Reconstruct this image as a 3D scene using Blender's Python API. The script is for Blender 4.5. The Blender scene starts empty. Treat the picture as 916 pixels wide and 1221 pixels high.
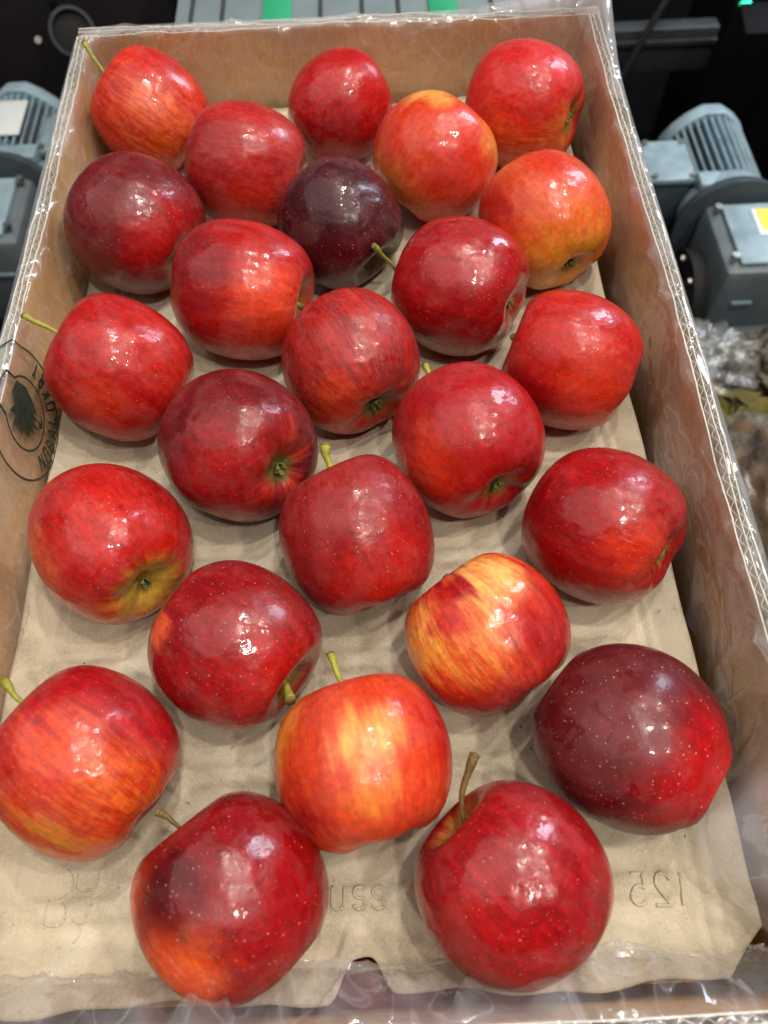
import bpy, bmesh, math, random
import numpy as np
from mathutils import Vector, Matrix, noise as mnoise

# ---------------------------------------------------------------- camera, world, lamps, exposure
scene = bpy.context.scene
COL = scene.collection
CAM = np.array([0.0175, 0.0240, 0.3403])
CR = np.array([0.99894, -0.04134, -0.02004])
CU = np.array([0.0459, 0.87996, 0.47282])
CD = np.array([0.00191, 0.47324, -0.88093])
cd = bpy.data.cameras.new('camera')
cam = bpy.data.objects.new('camera', cd)
COL.objects.link(cam)
cam.matrix_world = Matrix(((CR[0], CU[0], -CD[0], CAM[0]), (CR[1], CU[1], -CD[1], CAM[1]), (CR[2], CU[2], -CD[2], CAM[2]), (0, 0, 0, 1)))
cd.sensor_fit = 'HORIZONTAL'
cd.sensor_width = 36.0
cd.lens = 36.0 * 917 / 916
cd.clip_start = 0.01
cd.clip_end = 60
cd.dof.use_dof = True
cd.dof.focus_distance = 0.355
cd.dof.aperture_fstop = 13.0
scene.camera = cam

world = bpy.data.worlds.new('World')
scene.world = world
world.use_nodes = True
world.node_tree.nodes['Background'].inputs[0].default_value = (0.80, 0.88, 1.0, 1)
world.node_tree.nodes['Background'].inputs[1].default_value = 0.085


def lamp(name, loc, target, sx, sy, power, col):
    l = bpy.data.lights.new(name, 'AREA')
    l.shape = 'RECTANGLE'
    l.size, l.size_y, l.energy, l.color = sx, sy, power, col
    o = bpy.data.objects.new(name, l)
    COL.objects.link(o)
    o.location = loc
    o.rotation_euler = (Vector(target) - Vector(loc)).to_track_quat('-Z', 'Y').to_euler()
    return o


# six bright ceiling lamps, one diffusing ceiling panel, one cool daylight strip behind on the right
for lx in (0.45, 1.25):
    for ly in (-0.75, 0.15, 1.05):
        lamp('ceiling_lamp', (lx, ly, 2.3), (lx, ly, 0), 0.085, 0.11, 14.5, (1.0, 0.93, 0.84))
lamp('ceiling_panel', (-0.9, 0.3, 2.2), (0, 0.25, 0), 3.2, 3.2, 30.0, (1.0, 0.96, 0.91)).data.shape = 'DISK'
lamp('cool_strip', (1.5, 1.75, 1.15), (0, 0.3, 0), 0.30, 1.0, 24.0, (0.70, 0.83, 1.0))

scene.view_settings.view_transform = 'Standard'
scene.view_settings.look = 'None'
scene.view_settings.exposure = 0.0
scene.view_settings.gamma = 1.0
scene.view_settings.use_curve_mapping = False
scene.render.engine = 'CYCLES'
scene.cycles.use_denoising = True
scene.cycles.use_adaptive_sampling = True
scene.cycles.adaptive_threshold = 0.025
scene.cycles.max_bounces = 7
scene.cycles.transparent_max_bounces = 12
scene.cycles.caustics_reflective = False
scene.cycles.caustics_refractive = False


# ---------------------------------------------------------------- helpers
def lin(c, k=1.0):
    out = []
    for v in c:
        v = v / 255.0
        out.append((v / 12.92 if v <= 0.04045 else ((v + 0.055) / 1.055) ** 2.4) * k)
    return tuple(out)


def skin(c):
    r, g, b = lin(c)
    w = min(1.0, g / 0.12)
    return (min(0.9, r * (0.96 + 0.06 * w)), g * (0.80 + 0.16 * w), b * (0.55 + 0.2 * w))


def rgba(c, k=1.0):
    return (*lin(c, k), 1.0)


def tag(o, label=None, cat=None, group=None, kind=None):
    if label: o['label'] = label
    if cat: o['category'] = cat
    if group: o['group'] = group
    if kind: o['kind'] = kind
    return o


def empty(name, loc=(0, 0, 0), parent=None):
    o = bpy.data.objects.new(name, None)
    COL.objects.link(o)
    o.location = loc
    o.empty_display_size = 0.02
    if parent: o.parent = parent
    return o


def mobj(name, verts, faces, mat, parent=None, smooth=False, loc=None):
    me = bpy.data.meshes.new(name)
    me.from_pydata([tuple(v) for v in verts], [], faces)
    me.update()
    if smooth:
        me.polygons.foreach_set('use_smooth', [True] * len(me.polygons))
    if mat: me.materials.append(mat)
    o = bpy.data.objects.new(name, me)
    COL.objects.link(o)
    if parent: o.parent = parent
    if loc is not None: o.location = loc
    return o


class MB:
    """collects shapes into one bmesh"""
    def __init__(self): self.bm = bmesh.new()

    def box(self, c, s, bev=0.0, rot=None, seg=2):
        r = bmesh.ops.create_cube(self.bm, size=1.0)
        vs = r['verts']
        M = Matrix.Translation(c) @ (rot.to_4x4() if rot is not None else Matrix.Identity(4)) @ Matrix.Diagonal((*s, 1))
        bmesh.ops.transform(self.bm, matrix=M, verts=vs)
        if bev > 0:
            es = list({e for v in vs for e in v.link_edges})
            bmesh.ops.bevel(self.bm, geom=es, offset=bev, segments=seg, profile=0.5, affect='EDGES')
        return self

    def cyl(self, a, b, r1, r2=None, n=24, bev=0.0):
        a, b = Vector(a), Vector(b)
        r2 = r1 if r2 is None else r2
        d = b - a
        M = Matrix.Translation((a + b) / 2) @ d.to_track_quat('Z', 'Y').to_matrix().to_4x4()
        r = bmesh.ops.create_cone(self.bm, cap_ends=True, segments=n, radius1=r1, radius2=r2, depth=d.length, matrix=M)
        if bev > 0:
            fs = [f for f in {f for v in r['verts'] for f in v.link_faces} if len(f.verts) == n]
            es = list({e for f in fs for e in f.edges})
            bmesh.ops.bevel(self.bm, geom=es, offset=bev, segments=2, profile=0.5, affect='EDGES')
        return self

    def ring(self, a, b, ro, ri, n=32):
        a, b = Vector(a), Vector(b)
        q = (b - a).to_track_quat('Z', 'Y').to_matrix()
        L = []
        for p, r in ((a, ro), (b, ro), (b, ri), (a, ri)):
            L.append([self.bm.verts.new(p + q @ Vector((math.cos(t * 2 * math.pi / n) * r, math.sin(t * 2 * math.pi / n) * r, 0))) for t in range(n)])
        for k in range(4):
            A, B = L[k], L[(k + 1) % 4]
            for t in range(n):
                self.bm.faces.new((A[t], A[(t + 1) % n], B[(t + 1) % n], B[t]))
        return self

    def build(self, name, mat, parent=None, smooth=30, mirror=False):
        bmesh.ops.recalc_face_normals(self.bm, faces=self.bm.faces)
        if mirror:
            bmesh.ops.scale(self.bm, vec=(-1, 1, 1), verts=self.bm.verts)
            bmesh.ops.reverse_faces(self.bm, faces=self.bm.faces)
        me = bpy.data.meshes.new(name)
        self.bm.to_mesh(me)
        self.bm.free()
        if smooth:
            me.polygons.foreach_set('use_smooth', [True] * len(me.polygons))
            me.set_sharp_from_angle(angle=math.radians(smooth))
        me.materials.append(mat)
        o = bpy.data.objects.new(name, me)
        COL.objects.link(o)
        if parent: o.parent = parent
        return o


def tube(pts, radii, n=10, cap=True):
    """verts, faces of a tube along points with a radius per point"""
    pts = [Vector(p) for p in pts]
    V, F = [], []
    t0 = (pts[1] - pts[0]).normalized()
    x = t0.orthogonal().normalized()
    for i, p in enumerate(pts):
        t = (pts[min(i + 1, len(pts) - 1)] - pts[max(i - 1, 0)]).normalized()
        x = (x - t * x.dot(t)).normalized()
        y = t.cross(x)
        for k in range(n):
            a = 2 * math.pi * k / n
            V.append(p + (x * math.cos(a) + y * math.sin(a)) * radii[i])
    for i in range(len(pts) - 1):
        for k in range(n):
            F.append((i * n + k, i * n + (k + 1) % n, (i + 1) * n + (k + 1) % n, (i + 1) * n + k))
    if cap:
        F.append(tuple(range(n - 1, -1, -1)))
        F.append(tuple((len(pts) - 1) * n + k for k in range(n)))
    return V, F


def fbm(x, y, z, o=4):
    return mnoise.fractal(Vector((x, y, z)), 1.0, 2.0, o)


# ---- node helpers
def new_mat(name):
    m = bpy.data.materials.new(name)
    m.use_nodes = True
    nt = m.node_tree
    return m, nt, nt.nodes['Principled BSDF']


def N(nt, t, **kw):
    n = nt.nodes.new(t)
    for k, v in kw.items():
        setattr(n, k, v)
    return n


def math_n(nt, op, a, b=None, c=None, clamp=False):
    n = N(nt, 'ShaderNodeMath', operation=op, use_clamp=clamp)
    for i, v in enumerate((a, b, c)):
        if v is None: continue
        if isinstance(v, (int, float)): n.inputs[i].default_value = v
        else: nt.links.new(v, n.inputs[i])
    return n.outputs[0]


def mix_n(nt, fac, a, b, blend='MIX'):
    n = N(nt, 'ShaderNodeMix', data_type='RGBA', blend_type=blend)
    for i, v in ((0, fac), (6, a), (7, b)):
        if isinstance(v, (int, float, tuple)): n.inputs[i].default_value = v
        else: nt.links.new(v, n.inputs[i])
    return n.outputs[2]


def noise_n(nt, vec, scale, detail=4, rough=0.55, dist=0.0):
    n = N(nt, 'ShaderNodeTexNoise')
    n.inputs['Scale'].default_value = scale
    n.inputs['Detail'].default_value = detail
    n.inputs['Roughness'].default_value = rough
    n.inputs['Distortion'].default_value = dist
    if vec is not None: nt.links.new(vec, n.inputs['Vector'])
    return n.outputs[0]


def ramp_n(nt, fac, a, b):
    n = N(nt, 'ShaderNodeMapRange', interpolation_type='SMOOTHSTEP')
    n.inputs[1].default_value = a
    n.inputs[2].default_value = b
    nt.links.new(fac, n.inputs[0])
    return n.outputs[0]


def bump_n(nt, h, strength, dist, prev=None):
    n = N(nt, 'ShaderNodeBump')
    n.inputs['Strength'].default_value = strength
    n.inputs['Distance'].default_value = dist
    nt.links.new(h, n.inputs['Height'])
    if prev is not None: nt.links.new(prev, n.inputs['Normal'])
    return n.outputs[0]


def obj_co(nt):
    return N(nt, 'ShaderNodeTexCoord').outputs['Object']


def plain(name, c, rough=0.5, metal=0.0, var=0.25, scale=60, bump=0.15, bdist=0.001, k=1.0, spec=0.5):
    m, nt, b = new_mat(name)
    co = obj_co(nt)
    n1 = noise_n(nt, co, scale, 5)
    n2 = noise_n(nt, co, scale * 0.17, 3)
    f = math_n(nt, 'ADD', math_n(nt, 'MULTIPLY', n1, 0.5), math_n(nt, 'MULTIPLY', n2, 0.5))
    f = ramp_n(nt, f, 0.3, 0.7)
    c1 = lin(c, k)
    col = mix_n(nt, f, (*[v * (1 - var) for v in c1], 1), (*[min(1, v * (1 + var)) for v in c1], 1))
    nt.links.new(col, b.inputs['Base Color'])
    b.inputs['Metallic'].default_value = metal
    b.inputs['Specular IOR Level'].default_value = spec
    r = math_n(nt, 'MULTIPLY_ADD', n1, 0.25, rough - 0.12, clamp=True)
    nt.links.new(r, b.inputs['Roughness'])
    nt.links.new(bump_n(nt, n1, bump, bdist), b.inputs['Normal'])
    return m


# ---------------------------------------------------------------- materials
def mat_kraft(name, c, fib=1.0):
    m, nt, b = new_mat(name)
    co = obj_co(nt)
    mp = N(nt, 'ShaderNodeMapping')
    mp.inputs['Scale'].default_value = (1, 1, 0.35)
    nt.links.new(co, mp.inputs[0])
    n1 = noise_n(nt, mp.outputs[0], 420, 6, 0.7)
    n2 = noise_n(nt, co, 14, 4)
    c1 = lin(c)
    f = ramp_n(nt, math_n(nt, 'ADD', math_n(nt, 'MULTIPLY', n1, 0.55), math_n(nt, 'MULTIPLY', n2, 0.45)), 0.36, 0.64)
    col = mix_n(nt, f, (*[v * 0.80 for v in c1], 1), (*[min(1, v * 1.16) for v in c1], 1))
    nt.links.new(col, b.inputs['Base Color'])
    b.inputs['Roughness'].default_value = 0.8
    b.inputs['Specular IOR Level'].default_value = 0.25
    # faint vertical flute shadowing relief
    nt.links.new(bump_n(nt, n1, 0.18 * fib, 0.0006), b.inputs['Normal'])
    return m


def mat_pulp():
    m, nt, b = new_mat('moulded_pulp')
    co = obj_co(nt)
    n1 = noise_n(nt, co, 900, 5, 0.7)
    n2 = noise_n(nt, co, 38, 5, 0.6)
    n3 = noise_n(nt, co, 160, 4, 0.6)
    base = mix_n(nt, ramp_n(nt, n2, 0.34, 0.66), rgba((176, 165, 142)), rgba((204, 193, 169)))
    fib = mix_n(nt, math_n(nt, 'MULTIPLY', ramp_n(nt, n1, 0.40, 0.72), 0.5), base, rgba((222, 208, 176)))
    spk = math_n(nt, 'MULTIPLY', ramp_n(nt, n3, 0.66, 0.74), 0.55)
    fib = mix_n(nt, spk, fib, rgba((118, 103, 82)))
    # sparse dark flecks in the recycled pulp
    v = N(nt, 'ShaderNodeTexVoronoi')
    v.inputs['Scale'].default_value = 75
    nt.links.new(co, v.inputs['Vector'])
    dot = math_n(nt, 'LESS_THAN', v.outputs['Distance'], 0.045)
    fib = mix_n(nt, math_n(nt, 'MULTIPLY', dot, 0.7), fib, rgba((70, 54, 40)))
    nt.links.new(fib, b.inputs['Base Color'])
    b.inputs['Roughness'].default_value = 0.88
    b.inputs['Specular IOR Level'].default_value = 0.2
    h = math_n(nt, 'ADD', math_n(nt, 'MULTIPLY', n1, 0.35), math_n(nt, 'MULTIPLY', n3, 0.65))
    nt.links.new(bump_n(nt, h, 0.85, 0.0013), b.inputs['Normal'])
    return m


def mat_film(name, haze=0.10, gloss=0.16, tint=(236, 236, 238), fine=1.0):
    m, nt, b = new_mat(name)
    nt.nodes.remove(b)
    out = nt.nodes['Material Output']
    co = obj_co(nt)
    mpf = N(nt, 'ShaderNodeMapping')
    mpf.inputs['Rotation'].default_value = (0.6, 0.5, 0.4)
    mpf.inputs['Scale'].default_value = (1.0, 0.45, 1.0)
    nt.links.new(co, mpf.inputs[0])
    co = mpf.outputs[0]
    n1 = noise_n(nt, co, 26 * fine, 2, 0.45, 0.9)
    n2 = noise_n(nt, co, 110 * fine, 2, 0.5, 0.6)
    # crease lines: thin ridges where two noises cross their middle value
    r1 = math_n(nt, 'POWER', math_n(nt, 'SUBTRACT', 1.0, math_n(nt, 'MULTIPLY', math_n(nt, 'ABSOLUTE', math_n(nt, 'SUBTRACT', n1, 0.5)), 9.0), clamp=True), 3.0)
    n3 = noise_n(nt, co, 44 * fine, 1, 0.4, 1.2)
    r2 = math_n(nt, 'POWER', math_n(nt, 'SUBTRACT', 1.0, math_n(nt, 'MULTIPLY', math_n(nt, 'ABSOLUTE', math_n(nt, 'SUBTRACT', n3, 0.47)), 16.0), clamp=True), 3.0)
    bp = bump_n(nt, n1, 0.45, 0.008)
    bp = bump_n(nt, math_n(nt, 'ADD', r1, r2), 0.35, 0.0015, bp)
    bp = bump_n(nt, n2, 0.15, 0.0012, bp)
    tr = N(nt, 'ShaderNodeBsdfTransparent')
    tr.inputs[0].default_value = (0.985, 0.985, 0.985, 1)
    gl = N(nt, 'ShaderNodeBsdfGlossy')
    gl.inputs[0].default_value = (1, 1, 1, 1)
    nt.links.new(bp, gl.inputs['Normal'])
    df = N(nt, 'ShaderNodeBsdfDiffuse')
    df.inputs[0].default_value = rgba(tint)
    lw = N(nt, 'ShaderNodeLayerWeight')
    nt.links.new(bp, lw.inputs['Normal'])
    fac = math_n(nt, 'MULTIPLY_ADD', math_n(nt, 'POWER', lw.outputs['Facing'], 3.5), 0.20, gloss * 0.35, clamp=True)
    hz = math_n(nt, 'MULTIPLY_ADD', ramp_n(nt, n1, 0.38, 0.72), haze, haze * 0.25)
    cl = N(nt, 'ShaderNodeAttribute', attribute_name='layers').outputs['Fac']
    gr_ = math_n(nt, 'MAXIMUM', math_n(nt, 'MULTIPLY_ADD', cl, -2.8, 0.32), 0.09)
    nt.links.new(gr_, gl.inputs['Roughness'])
    hz = math_n(nt, 'MULTIPLY_ADD', cl, math_n(nt, 'MULTIPLY_ADD', n1, 0.8, 0.35), hz)
    hz = math_n(nt, 'MULTIPLY_ADD', r1, 0.05, hz)
    hz = math_n(nt, 'MULTIPLY_ADD', r2, 0.12, hz, clamp=True)
    m1 = N(nt, 'ShaderNodeMixShader')
    nt.links.new(hz, m1.inputs[0])
    nt.links.new(tr.outputs[0], m1.inputs[1])
    nt.links.new(df.outputs[0], m1.inputs[2])
    m2 = N(nt, 'ShaderNodeMixShader')
    nt.links.new(fac, m2.inputs[0])
    nt.links.new(m1.outputs[0], m2.inputs[1])
    nt.links.new(gl.outputs[0], m2.inputs[2])
    nt.links.new(m2.outputs[0], out.inputs['Surface'])
    return m


def mat_skin(name, dots, rough, streak, coat, bumpy, seed, bloom=0.05):
    m, nt, b = new_mat(name)
    A = N(nt, 'ShaderNodeAttribute', attribute_name='skin_main').outputs['Color']
    B = N(nt, 'ShaderNodeAttribute', attribute_name='skin_alt').outputs['Color']
    U = N(nt, 'ShaderNodeAttribute', attribute_name='meridian').outputs['Vector']
    co0 = obj_co(nt)
    mp = N(nt, 'ShaderNodeMapping')
    mp.inputs['Location'].default_value = (seed * 1.37, seed * 0.71, seed * 2.13)
    nt.links.new(co0, mp.inputs[0])
    co = mp.outputs[0]
    mpu = N(nt, 'ShaderNodeMapping')
    mpu.inputs['Location'].default_value = (seed * 3.1, seed * 1.9, seed * 0.7)
    nt.links.new(U, mpu.inputs[0])
    st = noise_n(nt, mpu.outputs[0], 5.0, 6, 0.68, 0.25)
    st2 = noise_n(nt, mpu.outputs[0], 24.0, 4, 0.66, 0.2)
    mo = noise_n(nt, co, 90, 5, 0.62)
    s = math_n(nt, 'ADD', math_n(nt, 'MULTIPLY', st, 0.42), math_n(nt, 'ADD', math_n(nt, 'MULTIPLY', st2, 0.40), math_n(nt, 'MULTIPLY', mo, 0.18)))
    s = math_n(nt, 'MULTIPLY', ramp_n(nt, s, 0.42, 0.58), streak)
    col = mix_n(nt, s, A, B)
    # fine mottling of the skin
    mot = noise_n(nt, co, 330, 4, 0.6)
    sc = math_n(nt, 'MULTIPLY_ADD', mot, 1.1, 0.45)
    hs = N(nt, 'ShaderNodeHueSaturation')
    nt.links.new(col, hs.inputs['Color'])
    nt.links.new(sc, hs.inputs['Value'])
    col = hs.outputs[0]
    # lenticels
    for scale, thr, k in ((420, 0.155, 0.70), (660, 0.15, 0.5)):
        v = N(nt, 'ShaderNodeTexVoronoi')
        v.inputs['Scale'].default_value = scale
        nt.links.new(co, v.inputs['Vector'])
        sep = N(nt, 'ShaderNodeSeparateColor')
        nt.links.new(v.outputs['Color'], sep.inputs[0])
        t = math_n(nt, 'MULTIPLY_ADD', sep.outputs[0], thr * 0.8, thr * 0.45)
        d = math_n(nt, 'SUBTRACT', t, v.outputs['Distance'])
        d = ramp_n(nt, d, 0.0, 0.10)
        d = math_n(nt, 'MULTIPLY', d, dots * k)
        col = mix_n(nt, d, col, rgba((224, 160, 136)))
    # dull natural bloom, rubbed off in patches
    bl = noise_n(nt, co, 34, 4, 0.5, 1.2)
    bl2 = noise_n(nt, co, 85, 3, 0.5, 0.8)
    bm_ = math_n(nt, 'MULTIPLY', ramp_n(nt, bl, 0.42, 0.60), ramp_n(nt, bl2, 0.36, 0.46))
    col = mix_n(nt, math_n(nt, 'MULTIPLY', bm_, bloom), col, rgba((206, 160, 156)))
    nt.links.new(col, b.inputs['Base Color'])
    b.inputs['Specular IOR Level'].default_value = 0.28
    # thin wax with smears: roughness varies
    wax = noise_n(nt, co, 48, 5, 0.6, 0.5)
    wr = math_n(nt, 'MULTIPLY_ADD', ramp_n(nt, wax, 0.35, 0.68), 0.22, rough - 0.11, clamp=True)
    nt.links.new(wr, b.inputs['Roughness'])
    b.inputs['Coat Weight'].default_value = coat
    wax2 = noise_n(nt, co, 75, 4, 0.6, 0.8)
    cr = math_n(nt, 'MULTIPLY_ADD', ramp_n(nt, wax2, 0.42, 0.60), 0.22, 0.075)
    nt.links.new(cr, b.inputs['Coat Roughness'])
    h1 = noise_n(nt, co, 130, 3, 0.5)
    h2 = noise_n(nt, co, 48, 2, 0.5)
    bp = bump_n(nt, h2, 0.42 * bumpy, 0.0040)
    bp = bump_n(nt, h1, 0.36 * bumpy, 0.0014, bp)
    nt.links.new(bp, b.inputs['Normal'])
    nt.links.new(bp, b.inputs['Coat Normal'])
    return m


M_KRAFT = mat_kraft('kraft_board', (208, 164, 108))
M_EDGE = mat_kraft('board_cut_edge', (222, 214, 198), 2.0)
M_FLUTE = mat_kraft('flute_paper', (196, 180, 152), 2.0)
M_WHITE = mat_kraft('white_printed_liner', (214, 218, 216), 0.6)
M_PULP = mat_pulp()
M_FILM = mat_film('clear_film')
M_BAG = mat_film('bag_film', 0.14, 0.3, (226, 222, 214))
M_INK = plain('green_black_ink', (46, 58, 46), 0.7, var=0.5, scale=260)
M_STEM_G = plain('stem_green', (150, 146, 44), 0.55, var=0.35, scale=500, bump=0.4, bdist=0.0005)
M_STEM_B = plain('stem_brown', (104, 78, 32), 0.6, var=0.4, scale=500, bump=0.4, bdist=0.0005)
M_TIP = plain('stem_tip', (112, 96, 44), 0.7, var=0.4, scale=600)
M_CALYX = plain('calyx_sepal', (108, 108, 52), 0.75, var=0.45, scale=500, bump=0.5, bdist=0.0006)
M_FLOOR = plain('dark_floor', (12, 12, 13), 0.9, var=0.4, scale=12, bump=0.3, spec=0.08)
M_BLACK = plain('black_steel', (12, 12, 14), 0.7, var=0.35, scale=25, spec=0.15)
M_DARKBR = plain('dark_rust_panel', (22, 14, 16), 0.7, var=0.4, scale=18)
M_BLUE = plain('blue_grey_motor_paint', (142, 164, 174), 0.42, var=0.28, scale=45, bump=0.12)
M_BLUED = plain('dark_casting_and_fin_shade', (66, 76, 82), 0.5, var=0.2, scale=60, bump=0.2)
M_GREY = plain('grey_gearbox', (98, 108, 112), 0.5, var=0.2, scale=45, bump=0.2)
M_STEEL = plain('bright_steel', (176, 172, 160), 0.35, 0.9, var=0.2)
M_BRASS = plain('rusty_shaft', (122, 92, 58), 0.5, 0.6, var=0.35, scale=120)
M_RUB = plain('black_rubber', (18, 18, 19), 0.75, var=0.3)
M_BELT = plain('grey_belt', (116, 128, 130), 0.5, var=0.12, scale=30)
M_GREEN = plain('green_belt_band', (36, 150, 104), 0.5, var=0.15, scale=40)
M_YEL = plain('yellow_sticker', (226, 214, 52), 0.4, var=0.1)
M_PAPER = plain('white_sticker_and_glare', (220, 224, 222), 0.4, var=0.05)
M_ALU = plain('rail_metal', (62, 64, 68), 0.5, 0.3, var=0.25)

# ---------------------------------------------------------------- dimensions of the carton and tray
HR = 0.0486                       # rim height above the tray
XL, XR = -0.1600, 0.1665          # inner faces of the long walls
YF, YB = -0.0045, 0.5435          # inner faces of the short walls
ZB = -0.078                       # inside floor of the carton
TH = 0.0068                       # wall thickness
TW, TL = 0.156, 0.5363            # tray half width, tray length

# apple data: x, y, z, radius, axial ratio, stem direction
APPLES = [
(-0.1212,0.4933,0.0277,0.0342,1.013,(-0.750,0.337,0.569)),
(-0.0574,0.4365,0.0274,0.0350,1.039,(-0.968,0.100,0.232)),
(0.0026,0.4943,0.0244,0.0334,1.040,(0.838,0.394,0.377)),
(0.0592,0.4366,0.0275,0.0378,0.944,(0.645,0.509,0.570)),
(0.1182,0.4806,0.0289,0.0378,0.950,(-0.867,0.497,-0.031)),
(0.1181,0.3778,0.0277,0.0362,0.988,(-0.388,0.887,0.249)),
(-0.1171,0.3862,0.0300,0.0384,0.899,(-0.808,0.521,0.275)),
(0.0015,0.3837,0.0256,0.0351,0.968,(0.606,-0.712,-0.354)),
(-0.0521,0.3334,0.0275,0.0369,1.025,(0.961,-0.262,-0.086)),
(0.0648,0.3310,0.0261,0.0359,0.968,(-0.872,0.487,-0.040)),
(0.1165,0.2761,0.0264,0.0351,0.971,(-0.907,0.387,0.163)),
(-0.1154,0.2824,0.0285,0.0349,1.005,(-0.784,0.362,0.504)),
(0.0045,0.2807,0.0280,0.0360,0.904,(-0.429,0.895,0.121)),
(-0.0508,0.2315,0.0287,0.0364,0.955,(-0.721,0.639,-0.267)),
(0.0597,0.2287,0.0285,0.0361,0.937,(-0.403,0.914,-0.044)),
(0.1167,0.1806,0.0269,0.0355,0.944,(-0.742,0.636,-0.213)),
(-0.1071,0.1843,0.0256,0.0344,1.014,(-0.620,0.774,-0.128)),
(0.0049,0.1804,0.0288,0.0347,0.999,(-0.348,0.856,0.383)),
(0.0593,0.1325,0.0252,0.0337,0.935,(-0.565,0.804,0.186)),
(-0.0474,0.1323,0.0241,0.0334,1.018,(0.811,-0.584,-0.017)),
(-0.1049,0.0873,0.0274,0.0351,0.971,(-0.743,0.593,0.309)),
(0.0054,0.0825,0.0267,0.0354,0.909,(-0.222,0.971,0.088)),
(0.1115,0.0870,0.0262,0.0352,1.089,(-0.759,0.640,-0.123)),
(-0.0438,0.0375,0.0271,0.0346,0.973,(-0.602,0.756,0.259)),
(0.0579,0.0367,0.0274,0.0350,0.957,(-0.665,0.695,0.273)),
]

# ---------------------------------------------------------------- floor
tag(mobj('floor', [(-6, -6, -0.85), (6, -6, -0.85), (6, 8, -0.85), (-6, 8, -0.85)], [(0, 1, 2, 3)], M_FLOOR), kind='structure')


# ---------------------------------------------------------------- carton
carton = empty('fruit_carton', (0, 0.27, ZB - 0.004))
tag(carton, 'open brown corrugated cardboard carton holding the tray of apples', 'carton')
CO = Vector((0, 0.27, ZB - 0.004))


def wall(p0, p1, out, seed):
    """corrugated wall from p0 to p1 (inner face line), out = outward unit normal; inner sheet > outer sheet, fluting"""
    p0, p1, out = Vector((*p0, 0)), Vector((*p1, 0)), Vector((*out, 0))
    d = (p1 - p0)
    L = d.length
    d.normalize()
    nseg = int(L / 0.006)

    def rimz(s, k):
        return HR + 0.0018 * fbm(s * 14 + seed, k * 3.1, 0.5, 3) + 0.0012 * fbm(s * 70, seed + k, 1.5, 2)

    def warp(s, z):
        return 0.0016 * fbm(s * 6 + seed * 2, z * 9, 3.0, 2) * (0.4 + max(0, z / HR))

    def sheet(n0, n1, k, name, mat, parent):
        V, F = [], []
        rows = 7
        for i in range(nseg + 1):
            s = L * i / nseg
            top = rimz(s, k)
            for side in (n0, n1):
                for j in range(rows):
                    z = ZB + (top - ZB) * j / (rows - 1)
                    p = p0 + d * s + out * (side + warp(s, z)) + Vector((0, 0, z)) - CO
                    V.append(p)
        w = rows * 2
        for i in range(nseg):
            a, b = i * w, (i + 1) * w
            for j in range(rows - 1):
                F.append((a + j, b + j, b + j + 1, a + j + 1))
                F.append((a + rows + j, a + rows + j + 1, b + rows + j + 1, b + rows + j))
            F.append((a + rows - 1, b + rows - 1, b + w - 1, a + w - 1))
            F.append((a, a + rows, b + rows, b))
        for a in (0, nseg * w):
            F.append(tuple([a + j for j in range(rows)] + [a + w - 1 - j for j in range(rows)]))
        o = mobj(name, V, F, mat, parent, smooth=False)
        o.data.materials.append(M_EDGE)
        for f in o.data.polygons:
            if abs(f.normal.z) > 0.7: f.material_index = 1
        return o
    w = sheet(0.0, 0.0007, 0, 'wall', M_KRAFT, carton)
    sheet(TH - 0.0007, TH, 1, 'outer_sheet', M_WHITE, w)
    sheet(TH * 0.5 - 0.0002, TH * 0.5 + 0.0003, 2, 'middle_sheet', M_FLUTE, w)
    for (na, nb, pitch, ph) in ((0.0009, TH * 0.5 - 0.0005, 0.0074, 0.0), (TH * 0.5 + 0.0006, TH - 0.001, 0.0062, 1.0)):
        V, F = [], []
        n = int(L / pitch * 10)
        for i in range(n + 1):
            s = L * i / n
            c = 0.5 + 0.5 * math.sin(2 * math.pi * s / pitch + ph + 0.6 * math.sin(s * 23 + seed))
            nn = na + (nb - na) * c
            top = rimz(s, 2) - 0.0006 - 0.0008 * max(0, fbm(s * 90, seed, ph, 2))
            for zz, off in ((top - 0.05, 0), (top, 0), (top, 0.00035), (top - 0.05, 0.00035)):
                V.append(p0 + d * s + out * (nn + off + warp(s, zz)) + Vector((0, 0, zz)) - CO)
        for i in range(n):
            a, b = i * 4, i * 4 + 4
            for j in range(3):
                F.append((a + j, b + j, b + j + 1, a + j + 1))
        mobj('fluting', V, F, M_FLUTE, w)
    return w


wall((XL, YF), (XL, YB), (-1, 0), 1.0)
wall((XR, YB), (XR, YF), (1, 0), 2.0)
wall((XR + TH + 0.0005, YB + 0.0004), (XL - TH - 0.0005, YB + 0.0004), (0, 1), 3.0)
wall((XL - TH - 0.0005, YF - 0.0004), (XR + TH + 0.0005, YF - 0.0004), (0, -1), 4.0)
MB().box(Vector(((XL + XR) / 2, (YF + YB) / 2, ZB - 0.002)) - CO, (XR - XL + 2 * TH - 0.002, YB - YF + 2 * TH - 0.002, 0.0036)).build('base_panel', M_KRAFT, carton)

# ---------------------------------------------------------------- moulded pulp tray
def sst(a, b, x):
    t = np.clip((x - a) / (b - a), 0, 1)
    return t * t * (3 - 2 * t)


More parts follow.
